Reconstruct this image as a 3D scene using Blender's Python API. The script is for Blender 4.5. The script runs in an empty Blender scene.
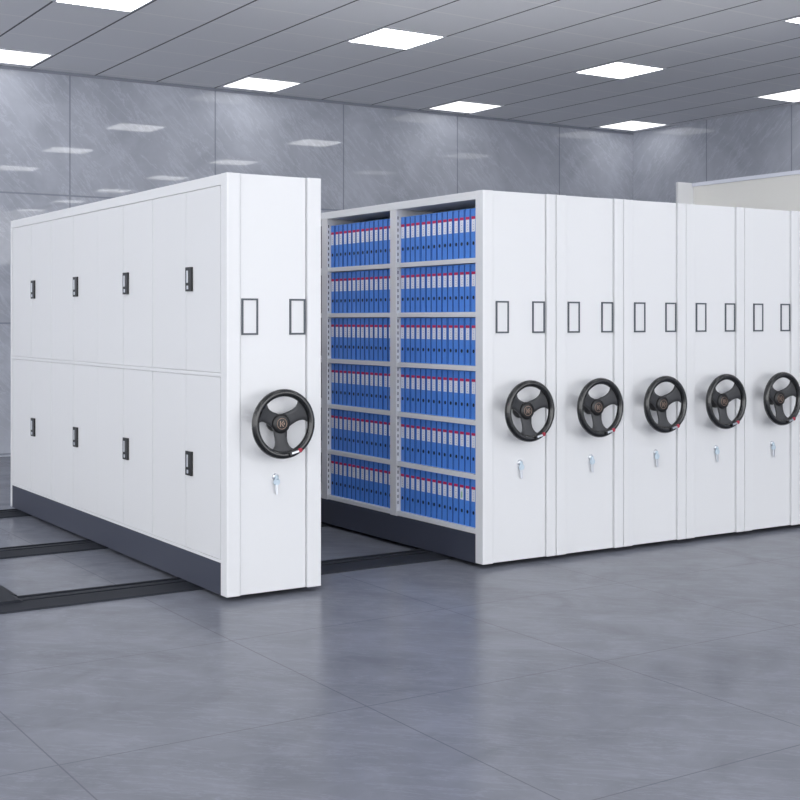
import bpy, bmesh, math, random
from mathutils import Matrix, Vector
random.seed(4)
PI = math.pi
C = bpy.context.scene.collection
sc = bpy.context.scene

# ---------------------------------------------------------------- camera
cam_d = bpy.data.cameras.new('camera')
cam_d.sensor_width = 36.0
cam_d.lens = 1285.0 / 800.0 * 36.0
cam_d.shift_y = -0.1
cam_d.clip_end = 200
cam = bpy.data.objects.new('camera', cam_d)
C.objects.link(cam)
cam.location = (0, 0, 1.567)
cam.rotation_euler = (PI / 2, 0, math.radians(-32.83))
sc.camera = cam

# ---------------------------------------------------------------- world, exposure
w = bpy.data.worlds.new('world')
sc.world = w
w.use_nodes = True
bg = w.node_tree.nodes['Background']
bg.inputs[0].default_value = (0.97, 0.98, 1.0, 1)
# the bright rest of the hall: strongest from behind the camera (-Y), weaker from the sides
_nt = w.node_tree
_tc = _nt.nodes.new('ShaderNodeTexCoord')
_dt = _nt.nodes.new('ShaderNodeVectorMath'); _dt.operation = 'DOT_PRODUCT'
_dt.inputs[1].default_value = (0.25, -0.97, 0)
_mr = _nt.nodes.new('ShaderNodeMapRange')
_mr.inputs['From Min'].default_value = -0.5; _mr.inputs['From Max'].default_value = 0.9
_mr.inputs['To Min'].default_value = 1.9; _mr.inputs['To Max'].default_value = 3.4
_nt.links.new(_tc.outputs['Generated'], _dt.inputs[0])
_nt.links.new(_dt.outputs['Value'], _mr.inputs['Value'])
_nt.links.new(_mr.outputs[0], bg.inputs[1])
sc.view_settings.view_transform = 'Standard'
sc.view_settings.look = 'None'
sc.view_settings.exposure = 0.0
sc.view_settings.gamma = 1.0
sc.view_settings.use_curve_mapping = False
PANEL_STRENGTH = 7.5
WALL_ROW_STRENGTH = 2.0   # the row along the walls runs dimmer


# ---------------------------------------------------------------- materials
def srgb(r, g, b):
    f = lambda c: (c / 255 / 12.92) if c / 255 <= 0.04045 else ((c / 255 + 0.055) / 1.055) ** 2.4
    return (f(r), f(g), f(b), 1)


def mat(name, col, rough=0.5, metal=0.0, spec=0.5, emit=0.0, coat=0.0):
    m = bpy.data.materials.new(name)
    m.use_nodes = True
    b = m.node_tree.nodes['Principled BSDF']
    b.inputs['Base Color'].default_value = col
    b.inputs['Roughness'].default_value = rough
    b.inputs['Metallic'].default_value = metal
    b.inputs['Specular IOR Level'].default_value = spec
    b.inputs['Coat Weight'].default_value = coat
    if emit:
        b.inputs['Emission Color'].default_value = (1, 1, 1, 1)
        b.inputs['Emission Strength'].default_value = emit
    return m


def N(nt, t, **kw):
    n = nt.nodes.new(t)
    for k, v in kw.items():
        setattr(n, k, v)
    return n


def paint(name, col, rough=0.35):
    """powder-coated steel: very fine orange-peel bump and a trace of colour mottling"""
    m = mat(name, col, rough)
    nt = m.node_tree
    b = nt.nodes['Principled BSDF']
    tc = N(nt, 'ShaderNodeTexCoord')
    n = N(nt, 'ShaderNodeTexNoise')
    n.inputs['Scale'].default_value = 260
    nt.links.new(tc.outputs['Object'], n.inputs['Vector'])
    bp = N(nt, 'ShaderNodeBump')
    bp.inputs['Strength'].default_value = 0.03
    bp.inputs['Distance'].default_value = 0.001
    nt.links.new(n.outputs['Fac'], bp.inputs['Height'])
    nt.links.new(bp.outputs['Normal'], b.inputs['Normal'])
    return m


def stone(name, dark, light, line, sx, sy, ox, oy, axes, rough, scale=1.0, spec=0.5, lw=0.004, streak=0.5):
    """polished stone slabs: cloudy noise, pale diagonal veins and thin slab joints"""
    m = mat(name, light, rough, spec=spec)
    nt = m.node_tree
    b = nt.nodes['Principled BSDF']
    L = nt.links.new
    geo = N(nt, 'ShaderNodeNewGeometry')
    sep = N(nt, 'ShaderNodeSeparateXYZ')
    L(geo.outputs['Position'], sep.inputs[0])
    U, V = sep.outputs[axes[0]], sep.outputs[axes[1]]
    cmb = N(nt, 'ShaderNodeCombineXYZ')
    L(U, cmb.inputs[0]); L(V, cmb.inputs[1])
    n1 = N(nt, 'ShaderNodeTexNoise'); n1.inputs['Scale'].default_value = 1.3 * scale
    n1.inputs['Detail'].default_value = 8; n1.inputs['Roughness'].default_value = 0.62
    n1.inputs['Distortion'].default_value = 0.6
    L(cmb.outputs[0], n1.inputs['Vector'])
    # veins: stretched, rotated noise
    mp = N(nt, 'ShaderNodeMapping')
    rt = N(nt, 'ShaderNodeMapping')
    rt.inputs['Rotation'].default_value = (0, 0, 0.8)
    mp.inputs['Scale'].default_value = (0.8 * scale, 4.6 * scale, 1)
    L(cmb.outputs[0], rt.inputs['Vector']); L(rt.outputs[0], mp.inputs['Vector'])
    n2 = N(nt, 'ShaderNodeTexNoise'); n2.inputs['Scale'].default_value = 1.0
    n2.inputs['Detail'].default_value = 6; n2.inputs['Roughness'].default_value = 0.7
    n2.inputs['Distortion'].default_value = 0.45
    L(mp.outputs[0], n2.inputs['Vector'])
    # thin bright hairlines where the noise crosses .5
    a = N(nt, 'ShaderNodeMath', operation='SUBTRACT'); a.inputs[1].default_value = 0.5
    L(n2.outputs['Fac'], a.inputs[0])
    ab = N(nt, 'ShaderNodeMath', operation='ABSOLUTE'); L(a.outputs[0], ab.inputs[0])
    mr = N(nt, 'ShaderNodeMapRange')
    mr.inputs['From Min'].default_value = 0.0; mr.inputs['From Max'].default_value = 0.022
    mr.inputs['To Min'].default_value = streak; mr.inputs['To Max'].default_value = 0.0
    L(ab.outputs[0], mr.inputs['Value'])
    rg = N(nt, 'ShaderNodeMapRange')
    rg.inputs['From Min'].default_value = 0.3; rg.inputs['From Max'].default_value = 0.72
    L(n1.outputs['Fac'], rg.inputs['Value'])
    ad = N(nt, 'ShaderNodeMath', operation='ADD'); ad.use_clamp = True
    L(rg.outputs[0], ad.inputs[0]); L(mr.outputs[0], ad.inputs[1])
    mx = N(nt, 'ShaderNodeMix', data_type='RGBA')
    mx.inputs['A'].default_value = dark; mx.inputs['B'].default_value = light
    L(ad.outputs[0], mx.inputs['Factor'])

    def joint(sock, off, pitch):
        s = N(nt, 'ShaderNodeMath', operation='SUBTRACT'); s.inputs[1].default_value = off - pitch * 50
        L(sock, s.inputs[0])
        mo = N(nt, 'ShaderNodeMath', operation='MODULO'); mo.inputs[1].default_value = pitch
        L(s.outputs[0], mo.inputs[0])
        c = N(nt, 'ShaderNodeMath', operation='LESS_THAN'); c.inputs[1].default_value = lw
        L(mo.outputs[0], c.inputs[0])
        return c.outputs[0]
    j = N(nt, 'ShaderNodeMath', operation='MAXIMUM')
    L(joint(U, ox, sx), j.inputs[0]); L(joint(V, oy, sy), j.inputs[1])
    jf = N(nt, 'ShaderNodeMath', operation='MULTIPLY'); jf.inputs[1].default_value = 0.75
    L(j.outputs[0], jf.inputs[0])
    m2 = N(nt, 'ShaderNodeMix', data_type='RGBA')
    m2.inputs['B'].default_value = line
    L(jf.outputs[0], m2.inputs['Factor']); L(mx.outputs['Result'], m2.inputs['A'])
    L(m2.outputs['Result'], b.inputs['Base Color'])
    return m


def ceiling_mat():
    m = mat('ceiling_tiles', srgb(150, 153, 162), 0.75, spec=0.2)
    nt = m.node_tree; b = nt.nodes['Principled BSDF']; L = nt.links.new
    geo = N(nt, 'ShaderNodeNewGeometry'); sep = N(nt, 'ShaderNodeSeparateXYZ')
    L(geo.outputs['Position'], sep.inputs[0])

    def joint(sock, off, pitch, lw):
        s = N(nt, 'ShaderNodeMath', operation='SUBTRACT'); s.inputs[1].default_value = off - lw / 2 - pitch * 50
        L(sock, s.inputs[0])
        mo = N(nt, 'ShaderNodeMath', operation='MODULO'); mo.inputs[1].default_value = pitch
        L(s.outputs[0], mo.inputs[0])
        c = N(nt, 'ShaderNodeMath', operation='LESS_THAN'); c.inputs[1].default_value = lw
        L(mo.outputs[0], c.inputs[0])
        return c.outputs[0]
    base = srgb(238, 239, 243)
    m1 = N(nt, 'ShaderNodeMix', data_type='RGBA')
    m1.inputs['A'].default_value = base; m1.inputs['B'].default_value = srgb(248, 248, 250)
    L(joint(sep.outputs[1], 13.88, TP, 0.03), m1.inputs['Factor'])
    m2 = N(nt, 'ShaderNodeMix', data_type='RGBA'); m2.inputs['B'].default_value = srgb(100, 102, 110)
    L(joint(sep.outputs[0], 6.79, TP, 0.022), m2.inputs['Factor'])
    L(m1.outputs['Result'], m2.inputs['A'])
    L(m2.outputs['Result'], b.inputs['Base Color'])
    return m


TP = 0.772
WHITE = paint('white_powder_coat', srgb(228, 229, 231), 0.38)
WHITE2 = paint('white_door_steel', srgb(226, 227, 229), 0.42)
SHELFM = paint('shelf_steel', srgb(226, 226, 228), 0.45)
SLATE = paint('slate_plinth', srgb(62, 66, 80), 0.5)
RAILM = mat('rail_black', srgb(38, 41, 49), 0.65, spec=0.25)
GAP = mat('dark_gap', srgb(40, 42, 46), 0.7)
BLACK = mat('black_rubber', srgb(18, 19, 21), 0.26, coat=0.5)
BLACK2 = mat('black_plastic', srgb(62, 63, 66), 0.5)
CAPM = mat('cap_black', srgb(22, 22, 24), 0.35)
COPPER = mat('emblem_metal', srgb(150, 128, 115), 0.4, metal=0.6)
CHROME = mat('chrome', srgb(215, 218, 224), 0.32, metal=1.0)
BLUEKEY = mat('blue_key_plastic', srgb(200, 216, 228), 0.35)
FRAMEG = mat('label_frame_grey', srgb(78, 84, 92), 0.45)
RED = mat('red_plastic', srgb(170, 50, 70), 0.4)
BINDER = mat('binder_blue', srgb(84, 144, 232), 0.36)
GAPSHADE = mat('binder_gap_shade', srgb(20, 50, 135), 0.5)  # shade in the gaps between binders, put in as dark blue
LABELW = mat('label_white', srgb(238, 242, 250), 0.5)
PINK = mat('header_red', srgb(205, 40, 100), 0.5)
HOLE = mat('finger_hole', srgb(12, 18, 50), 0.5)
PRINT = mat('label_print', srgb(150, 150, 190), 0.5)
GREENP = mat('label_green', srgb(165, 205, 175), 0.5)
OFFWHITE = mat('partition_paint', srgb(240, 239, 234), 0.6)
CAPW = mat('partition_cap', srgb(228, 231, 242), 0.5)
LIGHTM = mat('light_diffuser', (1, 1, 1, 1), 0.5, emit=PANEL_STRENGTH)
LIGHTW = mat('light_diffuser_dim', (1, 1, 1, 1), 0.5, emit=WALL_ROW_STRENGTH)
ALU = mat('light_frame', srgb(190, 192, 200), 0.4)
FLOORM = stone('floor_stone', srgb(112, 115, 124), srgb(132, 135, 145), srgb(94, 97, 106), 1.27, 1.27, 2.71, 8.26,
               (0, 1), 0.2, scale=1.8, lw=0.006, streak=0.45, spec=0.07)
WALLB = stone('back_wall_stone', srgb(170, 174, 185), srgb(197, 201, 212), srgb(138, 143, 156), 1.865, 1.5, 4.93, 1.52,
              (0, 2), 0.025, scale=1.0, lw=0.020, streak=0.6, spec=0.42)
WALLR = stone('right_wall_stone', srgb(170, 174, 185), srgb(197, 201, 212), srgb(138, 143, 156), 1.55, 1.5, 13.28, 1.52,
              (1, 2), 0.025, scale=1.0, lw=0.020, streak=0.6, spec=0.42)
CEILM = ceiling_mat()


# ---------------------------------------------------------------- mesh helpers
def box(bm, x0, x1, y0, y1, z0, z1, mi=0):
    vs = [bm.verts.new(p) for p in ((x0, y0, z0), (x1, y0, z0), (x1, y1, z0), (x0, y1, z0),
                                    (x0, y0, z1), (x1, y0, z1), (x1, y1, z1), (x0, y1, z1))]
    for f in ((0, 3, 2, 1), (4, 5, 6, 7), (0, 1, 5, 4), (1, 2, 6, 5), (2, 3, 7, 6), (3, 0, 4, 7)):
        bm.faces.new([vs[i] for i in f]).material_index = mi


def prism(bm, prof, a, b, axis='z', mi=0):
    """closed profile of 2-D points swept from a to b. axis z: profile=(x,y); axis x: profile=(y,z); axis y: profile=(x,z)"""
    def P(p, t):
        return {'z': (p[0], p[1], t), 'x': (t, p[0], p[1]), 'y': (p[0], t, p[1])}[axis]
    A = [bm.verts.new(P(p, a)) for p in prof]
    B = [bm.verts.new(P(p, b)) for p in prof]
    n = len(prof)
    fs = [bm.faces.new(A), bm.faces.new(B[::-1])]
    for i in range(n):
        fs.append(bm.faces.new((A[i], B[i], B[(i + 1) % n], A[(i + 1) % n])))
    for f in fs:
        f.material_index = mi
    return fs


def lathe(bm, prof, cx, cz, seg=32, mi=0):
    """profile of (r, y) points turned about the Y direction through (cx, cz)"""
    rings = []
    for r, y in prof:
        if r < 1e-6:
            rings.append([bm.verts.new((cx, y, cz))])
        else:
            rings.append([bm.verts.new((cx + r * math.cos(2 * PI * k / seg), y, cz + r * math.sin(2 * PI * k / seg)))
                          for k in range(seg)])
    for a, b in zip(rings[:-1], rings[1:]):
        for k in range(seg):
            k2 = (k + 1) % seg
            if len(a) == 1 and len(b) == 1:
                continue
            if len(a) == 1:
                f = bm.faces.new((a[0], b[k], b[k2]))
            elif len(b) == 1:
                f = bm.faces.new((a[k], b[0], a[k2]))
            else:
                f = bm.faces.new((a[k], b[k], b[k2], a[k2]))
            f.material_index = mi
            f.smooth = True


def torus(bm, R, r, cx, cy, cz, seg=56, ring=14, mi=0, ry=None):
    ry = ry or r
    vs = [[bm.verts.new((cx + (R + r * math.cos(v)) * math.cos(u), cy + ry * math.sin(v),
                         cz + (R + r * math.cos(v)) * math.sin(u)))
           for v in [2 * PI * j / ring for j in range(ring)]] for u in [2 * PI * i / seg for i in range(seg)]]
    for i in range(seg):
        for j in range(ring):
            f = bm.faces.new((vs[i][j], vs[(i + 1) % seg][j], vs[(i + 1) % seg][(j + 1) % ring], vs[i][(j + 1) % ring]))
            f.smooth = True
            f.material_index = mi


def obj(name, bm, mats, parent=None, bevel=0.0, seg=2):
    bmesh.ops.recalc_face_normals(bm, faces=bm.faces)
    me = bpy.data.meshes.new(name)
    bm.to_mesh(me)
    bm.free()
    for m in (mats if isinstance(mats, (list, tuple)) else [mats]):
        me.materials.append(m)
    o = bpy.data.objects.new(name, me)
    C.objects.link(o)
    if parent is not None:
        o.parent = parent
    if bevel:
        b = o.modifiers.new('bevel', 'BEVEL')
        b.width = bevel
        b.segments = seg
        b.limit_method = 'ANGLE'
        b.angle_limit = math.radians(40)
    return o


def BM():
    return bmesh.new()


def thing(name, loc=(0, 0, 0)):
    o = bpy.data.objects.new(name, None)
    o.empty_display_size = 0.1
    C.objects.link(o)
    o.location = loc
    return o


def tag(o, label, cat, group=None):
    o['label'] = label
    o['category'] = cat
    if group:
        o['group'] = group


def copy_tree(o, parent=None):
    c = o.copy()
    C.objects.link(c)
    c.parent = parent
    for ch in list(o.children):
        copy_tree(ch, c)
    return c


def struct(name, bm, m):
    o = obj(name, bm, m)
    o['kind'] = 'structure'
    return o


# ---------------------------------------------------------------- room shell
H = 4.48
WY, WX = 14.83, 13.88
b = BM(); box(b, -6, WX + .2, -5, WY + .2, -0.2, 0); struct('floor', b, FLOORM)
b = BM(); box(b, -6, WX + .2, -5, WY + .2, H, H + 0.2); struct('ceiling', b, CEILM)
b = BM(); box(b, -6, WX + .2, WY, WY + .2, 0, H); struct('wall_back', b, WALLB)
b = BM(); box(b, WX, WX + .2, -5, WY, 0, H); struct('wall_right', b, WALLR)
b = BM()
box(b, -6, WX, WY - .012, WY, H - 0.035, H)  # thin grey strip along the top of the back wall
struct('trim_1', b, mat('wall_top_trim', srgb(140, 144, 156), 0.6))

# ---------------------------------------------------------------- ceiling lights
LX = [-5.21, -2.12, 0.98, 4.07, 7.165, 10.26, 13.34]
LY = [-4.26, -1.17, 1.92, 5.01, 8.10, 11.19, 14.26]
colname = ['seventh', 'sixth', 'fifth', 'fourth', 'third', 'second', 'first']
rowname = ['seventh', 'sixth', 'fifth', 'fourth', 'third', 'second', 'first']
proto = None
for j in range(len(LY) - 1, -1, -1):
    for i in range(len(LX)):
        if proto is None:
            t = thing('ceiling_light')
            h = TP / 2 - 0.008
            b = BM()
            box(b, -h, h, -h, -h + .02, -.012, 0); box(b, -h, h, h - .02, h, -.012, 0)
            box(b, -h, -h + .02, -h + .02, h - .02, -.012, 0); box(b, h - .02, h, -h + .02, h - .02, -.012, 0)
            obj('frame', b, ALU, t)
            b = BM(); box(b, -h + .02, h - .02, -h + .02, h - .02, -.008, -.001)
            obj('diffuser', b, LIGHTW, t)['label'] = 'glowing white diffuser'
            proto = t
            bright = t.children[1].data.copy() if t.children[1].name.startswith('diffuser') else t.children[0].data.copy()
            bright.materials[0] = LIGHTM
        else:
            t = copy_tree(proto)
        t.location = (LX[i], LY[j], H)
        if LY[j] < 14 and LX[i] < 13:
            for ch in t.children:
                if ch.name.startswith('diffuser'):
                    ch.data = bright
        if (LX[i], LY[j]) == (7.165, 14.26):
            lab = 'square white ceiling light touching the back wall above the left cabinet block'
        elif (LX[i], LY[j]) == (7.165, 11.19):
            lab = 'square white ceiling light, largest one in full view at the top centre'
        elif (LX[i], LY[j]) == (10.26, 14.26):
            lab = 'square white ceiling light at the back wall, above the open binder shelves'
        else:
            lab = 'square ceiling light, %s row from the back wall, %s column from the right wall' % (rowname[j], colname[i])
        tag(t, lab, 'ceiling light', 'square ceiling light panels')


# ---------------------------------------------------------------- floor rails
def rail(y0, x0, x1, label, end=False):
    wd = 0.31
    p = [(0, 0), (.004, .010), (.14, .022), (.16, .022), (.16, .003), (.190, .003), (.190, .022), (.245, .022),
         (.245, .003), (.292, .003), (.292, .022), (wd, .022), (wd, 0)]
    b = BM()
    prism(b, p[::-1], x0, x1, 'x')
    t = thing('floor_rail', (0, y0, 0))
    obj('track', b, RAILM, t)
    if end:
        b = BM()
        prism(b, [(-.6, 0.0), (2.11, 0.0), (2.10, .026), (2.06, .036), (-.6, .036)], wd + .001, wd + 0.42, 'y')
        prism(b, [(-.6, .0222), (2.09, .0222), (2.06, .036), (-.6, .036)], .14, wd + .001, 'y')
        obj('end_plate', b, RAILM, t)
    tag(t, label, 'rail', 'floor rails under the shelving')


rail(6.90, -0.6, 8.40, 'black grooved floor rail nearest the cabinet fronts, with a raised end plate', True)
rail(8.49, -0.6, 8.40, 'black grooved floor rail under the middle of the cabinets')
rail(10.24, -0.6, 8.40, 'black grooved floor rail under the far end of the cabinets')


# ---------------------------------------------------------------- mobile shelving
ZB, ZT, DEP = 0.03, 2.385, 4.165
FP = 0.078


def handwheel(parent, cx, cz):
    R, r, yr, yh = 0.175, 0.0215, -0.102, -0.062
    b = BM()
    torus(b, R, r, cx, yr, cz)
    o = obj('handwheel', b, BLACK, parent)
    o['label'] = 'black three-spoked steering handwheel'
    # spokes: one dished web each
    for k, a0 in enumerate((math.radians(153), math.radians(27), math.radians(270))):
        b = BM()
        rows = []
        for r_, hw in ((.028, .042), (.05, .043), (.07, .039), (.09, .036), (.11, .037), (.13, .043), (.145, .053), (.158, .067), (.166, .080)):
            yy = yh + (yr - yh) * ((r_ - .028) / .14) ** 1.5
            row = []
            for s in (-1, -.5, 0, .5, 1):
                a = a0 + math.asin(max(-1, min(1, s * hw / max(r_, hw * 1.02))))
                row.append((cx + r_ * math.cos(a), yy - 0.004 * (1 - s * s), cz + r_ * math.sin(a)))
            rows.append(row)
        front = [[b.verts.new(p) for p in row] for row in rows]
        back = [[b.verts.new((p[0], p[1] + .012, p[2])) for p in row] for row in rows]
        n, m = len(rows), 5
        for i in range(n - 1):
            for j in range(m - 1):
                b.faces.new((front[i][j], front[i + 1][j], front[i + 1][j + 1], front[i][j + 1])).smooth = True
                b.faces.new((back[i][j], back[i][j + 1], back[i + 1][j + 1], back[i + 1][j]))
            b.faces.new((front[i][0], back[i][0], back[i + 1][0], front[i + 1][0]))
            b.faces.new((front[i][m - 1], front[i + 1][m - 1], back[i + 1][m - 1], back[i][m - 1]))
        for j in range(m - 1):
            b.faces.new((front[0][j], front[0][j + 1], back[0][j + 1], back[0][j]))
            b.faces.new((front[n - 1][j], back[n - 1][j], back[n - 1][j + 1], front[n - 1][j + 1]))
        obj('spoke', b, BLACK2, o)
    b = BM()   # shaft and boss between panel and wheel
    lathe(b, [(0, 0.014), (.05, 0.014), (.05, -.004), (.042, -.012), (.040, -.03), (.040, -.045), (.046, yh + .004), (0, yh + .004)], cx, cz)
    obj('hub', b, CAPM, o)
    b = BM()   # domed cap
    lathe(b, [(0, yh + .01), (.055, yh + .01), (.055, yh - .012), (.052, yh - .017), (.038, yh - .020), (0, yh - .021)], cx, cz)
    obj('hub_cap', b, CAPM, o)
    b = BM()   # emblem: thin ring with a split upright mark
    yc = yh - .022
    torus(b, .030, .0022, cx, yc + .001, cz, 40, 6)
    box(b, cx - .013, cx - .008, yc - .001, yc + .002, cz - .016, cz + .016)
    for sg in (1, -1):
        prism(b, [(cx - .006, cz), (cx + .0, cz), (cx + .013, cz + sg * .016), (cx + .007, cz + sg * .017)][::sg], yc - .001, yc + .002, 'y')
    prism(b, [(cx + .010, cz - .006), (cx + .016, cz - .006), (cx + .016, cz + .006), (cx + .010, cz + .006)], yc - .001, yc + .002, 'y')
    obj('emblem', b, COPPER, o)['label'] = 'copper and silver round emblem'
    # release lever on the lower rim
    b = BM()
    a = math.radians(-62)
    M = Matrix.Translation((cx + R * math.cos(a), yr - r, cz + R * math.sin(a))) @ Matrix.Rotation(-math.radians(14), 4, 'Y')
    box(b, -.055, .004, -.007, .004, -.006, .006)
    box(b, -.060, -.046, -.010, .004, -.010, .010, 1)
    bmesh.ops.transform(b, matrix=M, verts=b.verts)
    b2 = BM()
    lathe(b2, [(0, .006), (.012, .006), (.013, -.006), (.010, -.010), (.005, -.014), (.005, -.011), (0, -.011)], 0, 0, 20)
    bmesh.ops.transform(b2, matrix=M @ Matrix.Translation((.012, 0, .002)), verts=b2.verts)
    obj('release_lever', b, [CHROME, BLACK], o, .0015)['label'] = 'small silver lever on the rim'
    obj('lever_knob', b2, RED, o)['label'] = 'red knob'
    return o


def lock(parent, cx, cz, y):
    b = BM()
    lathe(b, [(0, y + .002), (.020, y + .002), (.020, y - .006), (.016, y - .010), (0, y - .011)], cx, cz, 24)
    o = obj('lock', b, CHROME, parent)
    b = BM()
    lathe(b, [(0, y - .010), (.0, y - .010), (.012, y - .012), (.012, y - .018), (0, y - .018)], cx, cz - .002, 20)
    torus(b, .017, .0045, cx + .002, y - .016, cz - .028, 24, 8)
    box(b, cx - .012, cx + .016, y - .019, y - .013, cz - .042, cz - .016)
    obj('key', b, BLUEKEY, o)['label'] = 'pale blue key bow'
    b = BM()
    box(b, cx - .004, cx + .008, y - .022, y - .016, cz - .10, cz - .044)
    box(b, cx - .008, cx - .002, y - .018, y - .014, cz - .088, cz - .040)
    obj('spare_key', b, CHROME, o, .001)


def front(parent, w, sr, label_x, wheel_x, wheel_z, lock_x, lock_z=.652):
    rc = .016
    sl = .082
    prof = [(0, .004), (.0012, .0012), (.004, 0), (sl - .004, 0), (sl - .001, .002), (sl + .007, rc - .002), (sl + .010, rc), ((sl + sr) / 2, rc - .001),
            (sr - .005, rc), (sr - .005, rc + .016), (sr, rc + .016), (sr, .001), (sr + .001, 0), (w - .004, 0), (w - .0012, .0012), (w, .004),
            (w, FP), (0, FP)]
    b = BM()
    prism(b, prof, ZB, ZT, 'z')
    # folded groove down the side of the panel
    o = obj('front_panel', b, WHITE, parent)
    for lx in label_x:
        b = BM()
        x0, x1, z0, z1, t = lx, lx + .102, 1.483, 1.688, .0105
        y0, y1 = rc - .007, rc + .002
        box(b, x0, x1, y0, y1, z0, z0 + t); box(b, x0, x1, y0, y1, z1 - t, z1)
        box(b, x0, x0 + t, y0, y1, z0 + t, z1 - t); box(b, x1 - t, x1, y0, y1, z0 + t, z1 - t)
        f = obj('label_holder', b, FRAMEG, parent)
        f['label'] = 'dark grey rectangular label frame'
        b = BM()
        box(b, x0 + t, x1 - t, rc - .003, rc + .002, z0 + t, z1 - t)
        obj('card', b, WHITE2, f)
    handwheel(parent, wheel_x, wheel_z)
    lock(parent, lock_x, lock_z, rc)
    return o


def plinth(parent, w, top=.208):
    b = BM()
    box(b, .006, w - .006, FP + .001, DEP - .031, ZB - .004, top)
    obj('plinth', b, SLATE, parent)['label'] = 'dark slate plinth'
    b = BM()
    for y in (6.90, 8.49, 10.24):
        for x in (.10, w - .20):
            lo = y - Y0 + .195
            box(b, x, x + .10, lo, lo + .04, .0221, ZB - .0041)
    obj('wheel_carriage', b, GAP, parent)
    b = BM()
    box(b, 0, w, DEP - .03, DEP, ZB, ZT)
    obj('end_panel', b, WHITE, parent, .003)


Y0 = 6.497


# ---- left block with folding doors on its side
def door_unit():
    w = .598
    t = thing('mobile_cabinet', (3.051, Y0, 0))
    tag(t, 'white mobile cabinet standing apart at left, with lockable doors along its long side', 'cabinet', 'mobile shelving units')
    front(t, w, .508, (.096, .398), .300, .985, .308, .678)
    plinth(t, w)
    b = BM()
    y0, y1 = FP + .001, DEP - .031
    box(b, .022, w - .002, y0, y1, .2082, ZT - .001)                 # carcass
    obj('body', b, WHITE2, t)
    b = BM()
    box(b, 0, .0215, y0, y1, 2.322, ZT - .001)
    obj('top_rail', b, WHITE, t, .002)
    b = BM()
    box(b, 0, .0215, y0, y1, 1.248, 1.270)
    obj('middle_rail', b, WHITE, t, .002)
    b = BM()
    box(b, 0, .0215, y0, y1, .2082, .226)
    obj('bottom_rail', b, WHITE, t, .002)
    edges = [.090, .570, 1.090, 1.594, 2.095, 2.590, 3.100, 3.600, 4.125]
    for z0, z1, hz in ((.2275, 1.2465, .655), (1.2715, 2.320, 1.735)):
        for k in range(8):
            b = BM()
            g0, g1 = [.0006 if q == 4 else .0025 for q in (k, k + 1)]
            box(b, .003, .021, edges[k] + g0, edges[k + 1] - g1, z0, z1)
            d = obj('door', b, WHITE2, t, .002)
            if k % 2 == 0:                                            # the leaf that carries the latch
                yb = edges[k + 1] - .018
                b = BM()
                box(b, -.010, .004, yb - .085, yb, hz, hz + .142)
                h = obj('handle', b, CAPM, d, .003)
                h['label'] = 'black recessed latch plate with chrome grip and keyhole'
                b2 = BM()
                box(b2, -.016, -.0095, yb - .044, yb - .026, hz + .050, hz + .122)
                box(b2, -.013, -.0095, yb - .046, yb - .024, hz + .012, hz + .034)
                m = bpy.data.meshes.new('tmp'); b2.to_mesh(m); b2.free()
                b3 = bmesh.new(); b3.from_mesh(h.data)
                n0 = len(b3.faces); b3.from_mesh(m); b3.faces.ensure_lookup_table()
                for f in b3.faces[n0:]:
                    f.material_index = 1
                bmesh.ops.recalc_face_normals(b3, faces=b3.faces)
                b3.to_mesh(h.data); b3.free(); bpy.data.meshes.remove(m)
                h.data.materials.append(CHROME)
    return t


door_unit()

# ---- open unit
XS = [4.811] + [5.410 + .5895 * i for i in range(5)]
SH = [.211 + .3438 * i for i in range(6)]     # underside of each shelf
ST = .032
POSTS = [(1.005, 1.087), (1.977, 2.060), (2.950, 3.035)]


def open_unit():
    w = .592
    t = thing('mobile_shelving', (XS[0], Y0, 0))
    tag(t, 'white mobile shelving with its long side open, filled with blue binders', 'shelving', 'mobile shelving units')
    front(t, w, .518, (.112, .406), .295, .99, .306)
    plinth(t, w)
    y0, y1 = FP + .001, DEP - .031
    b = BM(); box(b, 0, w - .002, y0, y1, 2.332, ZT - .001); obj('top_panel', b, WHITE, t, .002)
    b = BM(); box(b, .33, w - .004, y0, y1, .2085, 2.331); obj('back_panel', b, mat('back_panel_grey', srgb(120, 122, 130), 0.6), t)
    ys = [(y0, y0 + .004)] + POSTS + [(y1 - .02, y1)]
    for a, c in ys[1:]:
        b = BM()
        box(b, 0, .329, a, c, .2085, 2.331)
        z = .29
        while z < 2.27:                                             # slotted holes on the inner face and its row
            if all(not (s - .012 < z < s + ST + .008) for s in SH):
                box(b, .009, .016, a - .0006, a + .002, z, z + .022, 1)
            z += .042
        obj('post', b, [SHELFM, GAP], t)
    for k, s in enumerate(SH):
        for (a, c), (d, e) in zip(ys[:-1], ys[1:]):
            b = BM()
            box(b, .004, .328, c + .0005, d - .0007, s, s + ST)
            obj('shelf', b, SHELFM, t, .002)
    return t


open_unit()


# ---- closed units, copied
def closed_unit():
    w = .5845
    t = thing('mobile_shelving', (XS[1], Y0, 0))
    front(t, w, .506, (.105, .398), .287, .99, .305)
    plinth(t, w)
    b = BM(); box(b, .002, w - .002, FP + .001, DEP - .031, .2082, ZT - .001); obj('body', b, WHITE2, t)
    return t


cu = closed_unit()
ords = ['second', 'third', 'fourth', 'fifth', 'sixth']
for i in range(5):
    t = cu if i == 0 else copy_tree(cu)
    t.location = (XS[i + 1], Y0, 0)
    tag(t, 'white mobile shelving unit, %s from the left in the closed-up row' % ords[i], 'shelving', 'mobile shelving units')


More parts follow.
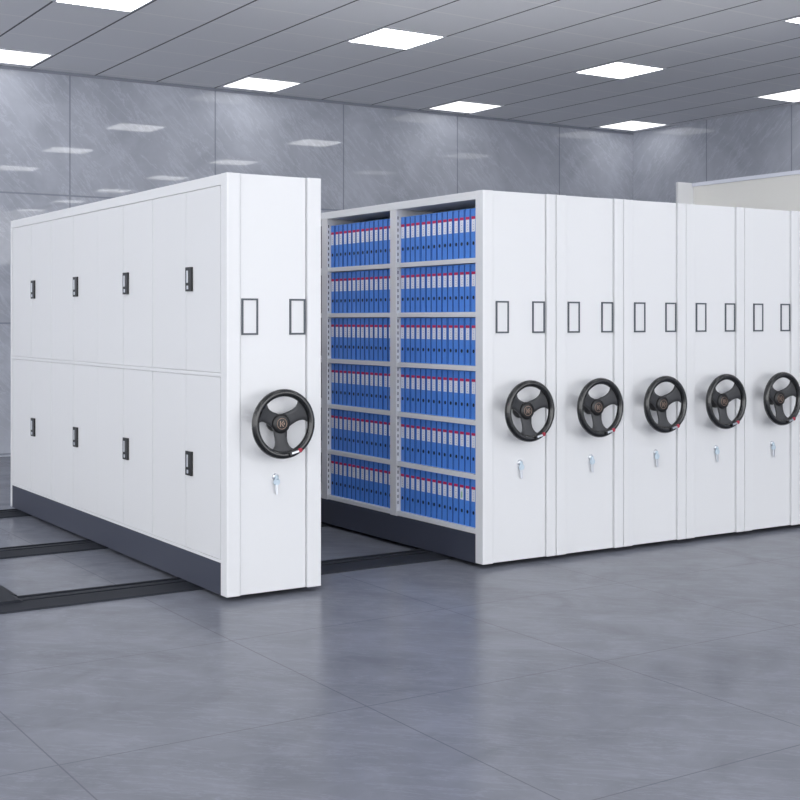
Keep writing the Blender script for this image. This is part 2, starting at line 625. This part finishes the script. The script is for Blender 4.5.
# ---------------------------------------------------------------- binders
def make_binder():
    """origin at the bottom of the spine's near edge; spine faces -X; width runs along +Y"""
    W, D, Hh = .0600, .235, .307
    b = BM()
    box(b, .0045, D, .0, .003, .0, Hh)
    box(b, .0045, D, W - .003, W, .0, Hh)
    prism(b, [(.0045, 0), (0, .008), (0, W - .008), (.0045, W), (.008, W), (.008, 0)], 0, Hh, 'z')
    box(b, .01, D - .01, .004, W - .004, .006, Hh - .012, 1)
    o = obj('binder', b, [BINDER, LABELW])
    b = BM(); box(b, -.0012, .0005, .010, W - .010, Hh * .785, Hh * .84); obj('header_band', b, PINK, o)['label'] = 'red band'
    b = BM()
    box(b, -.0012, .0005, .012, W - .012, Hh * .535, Hh * .783)
    for q in range(4):
        zz = Hh * (.57 + .05 * q)
        box(b, -.0016, -.0010, .024, W - .026 - .004 * (q % 2), zz, zz + .004, 1)
    obj('spine_label', b, [LABELW, PRINT], o)['label'] = 'white label'
    b = BM()
    seg = 14
    ring = [(W / 2 + .010 * math.cos(2 * PI * k / seg), Hh * .30 + .012 * math.sin(2 * PI * k / seg)) for k in range(seg)]
    prism(b, ring, -.0012, .0006, 'x')
    obj('finger_hole', b, HOLE, o)['label'] = 'dark finger hole'
    b = BM()
    box(b, -.0008, .0006, .0012, .0062, .004, Hh - .004)  # dark strip painting the shaded gap beside the next binder
    obj('gap_shade', b, GAPSHADE, o)
    return o


pb = make_binder()
first = True
green = None
rown = ['bottom shelf', 'fifth shelf down', 'fourth shelf down', 'third shelf down', 'second shelf down', 'top shelf']
ordn = ['first', 'second', 'third', 'fourth', 'fifth', 'sixth', 'seventh', 'eighth', 'ninth', 'tenth', 'eleventh',
        'twelfth', 'thirteenth', 'last']
for bay, (a, c) in enumerate(((FP + .030, 1.003), (1.102, 1.976))):
    pitch = (c - a) / 14.0
    for r in range(6):
        for k in range(14):
            o = pb if first else copy_tree(pb)
            first = False
            y = a + pitch * k + (pitch - .060) / 2
            xo = .028 + random.uniform(0, .004)
            o.location = (XS[0] + xo, Y0 + y, SH[r] + ST + .0002)
            if r == 5:
                o.scale = (1, 1, 1.035)
            n = 13 - k                                               # counted from the left in the photo
            tag(o, 'blue binder, %s from left on the %s of the %s open bay' % (
                ordn[n], rown[r], ('right-hand', 'left-hand')[bay]), 'binder', 'blue binders on the open shelves')
            if r == 0 and bay == 0 and n == 11:
                b = BM(); box(b, -.0022, -.0014, .022, .038, .175, .215)
                g = obj('sticker', b, GREENP, o); g['label'] = 'small pale green sticker'

# ---------------------------------------------------------------- partition beyond the row
t = thing('partition', (10.5, 10.25, 0))
b = BM(); box(b, 0, .16, -5.2, 0, 0, 3.05); obj('panel', b, OFFWHITE, t)
b = BM(); box(b, -.235, .16, .001, .035, 0, 3.09); obj('end_post', b, WHITE, t)
b = BM(); box(b, -.02, .18, -5.2, 0, 3.051, 3.09); obj('top_cap', b, CAPW, t)
tag(t, 'tall plain off-white partition behind the right end of the shelving row', 'partition')
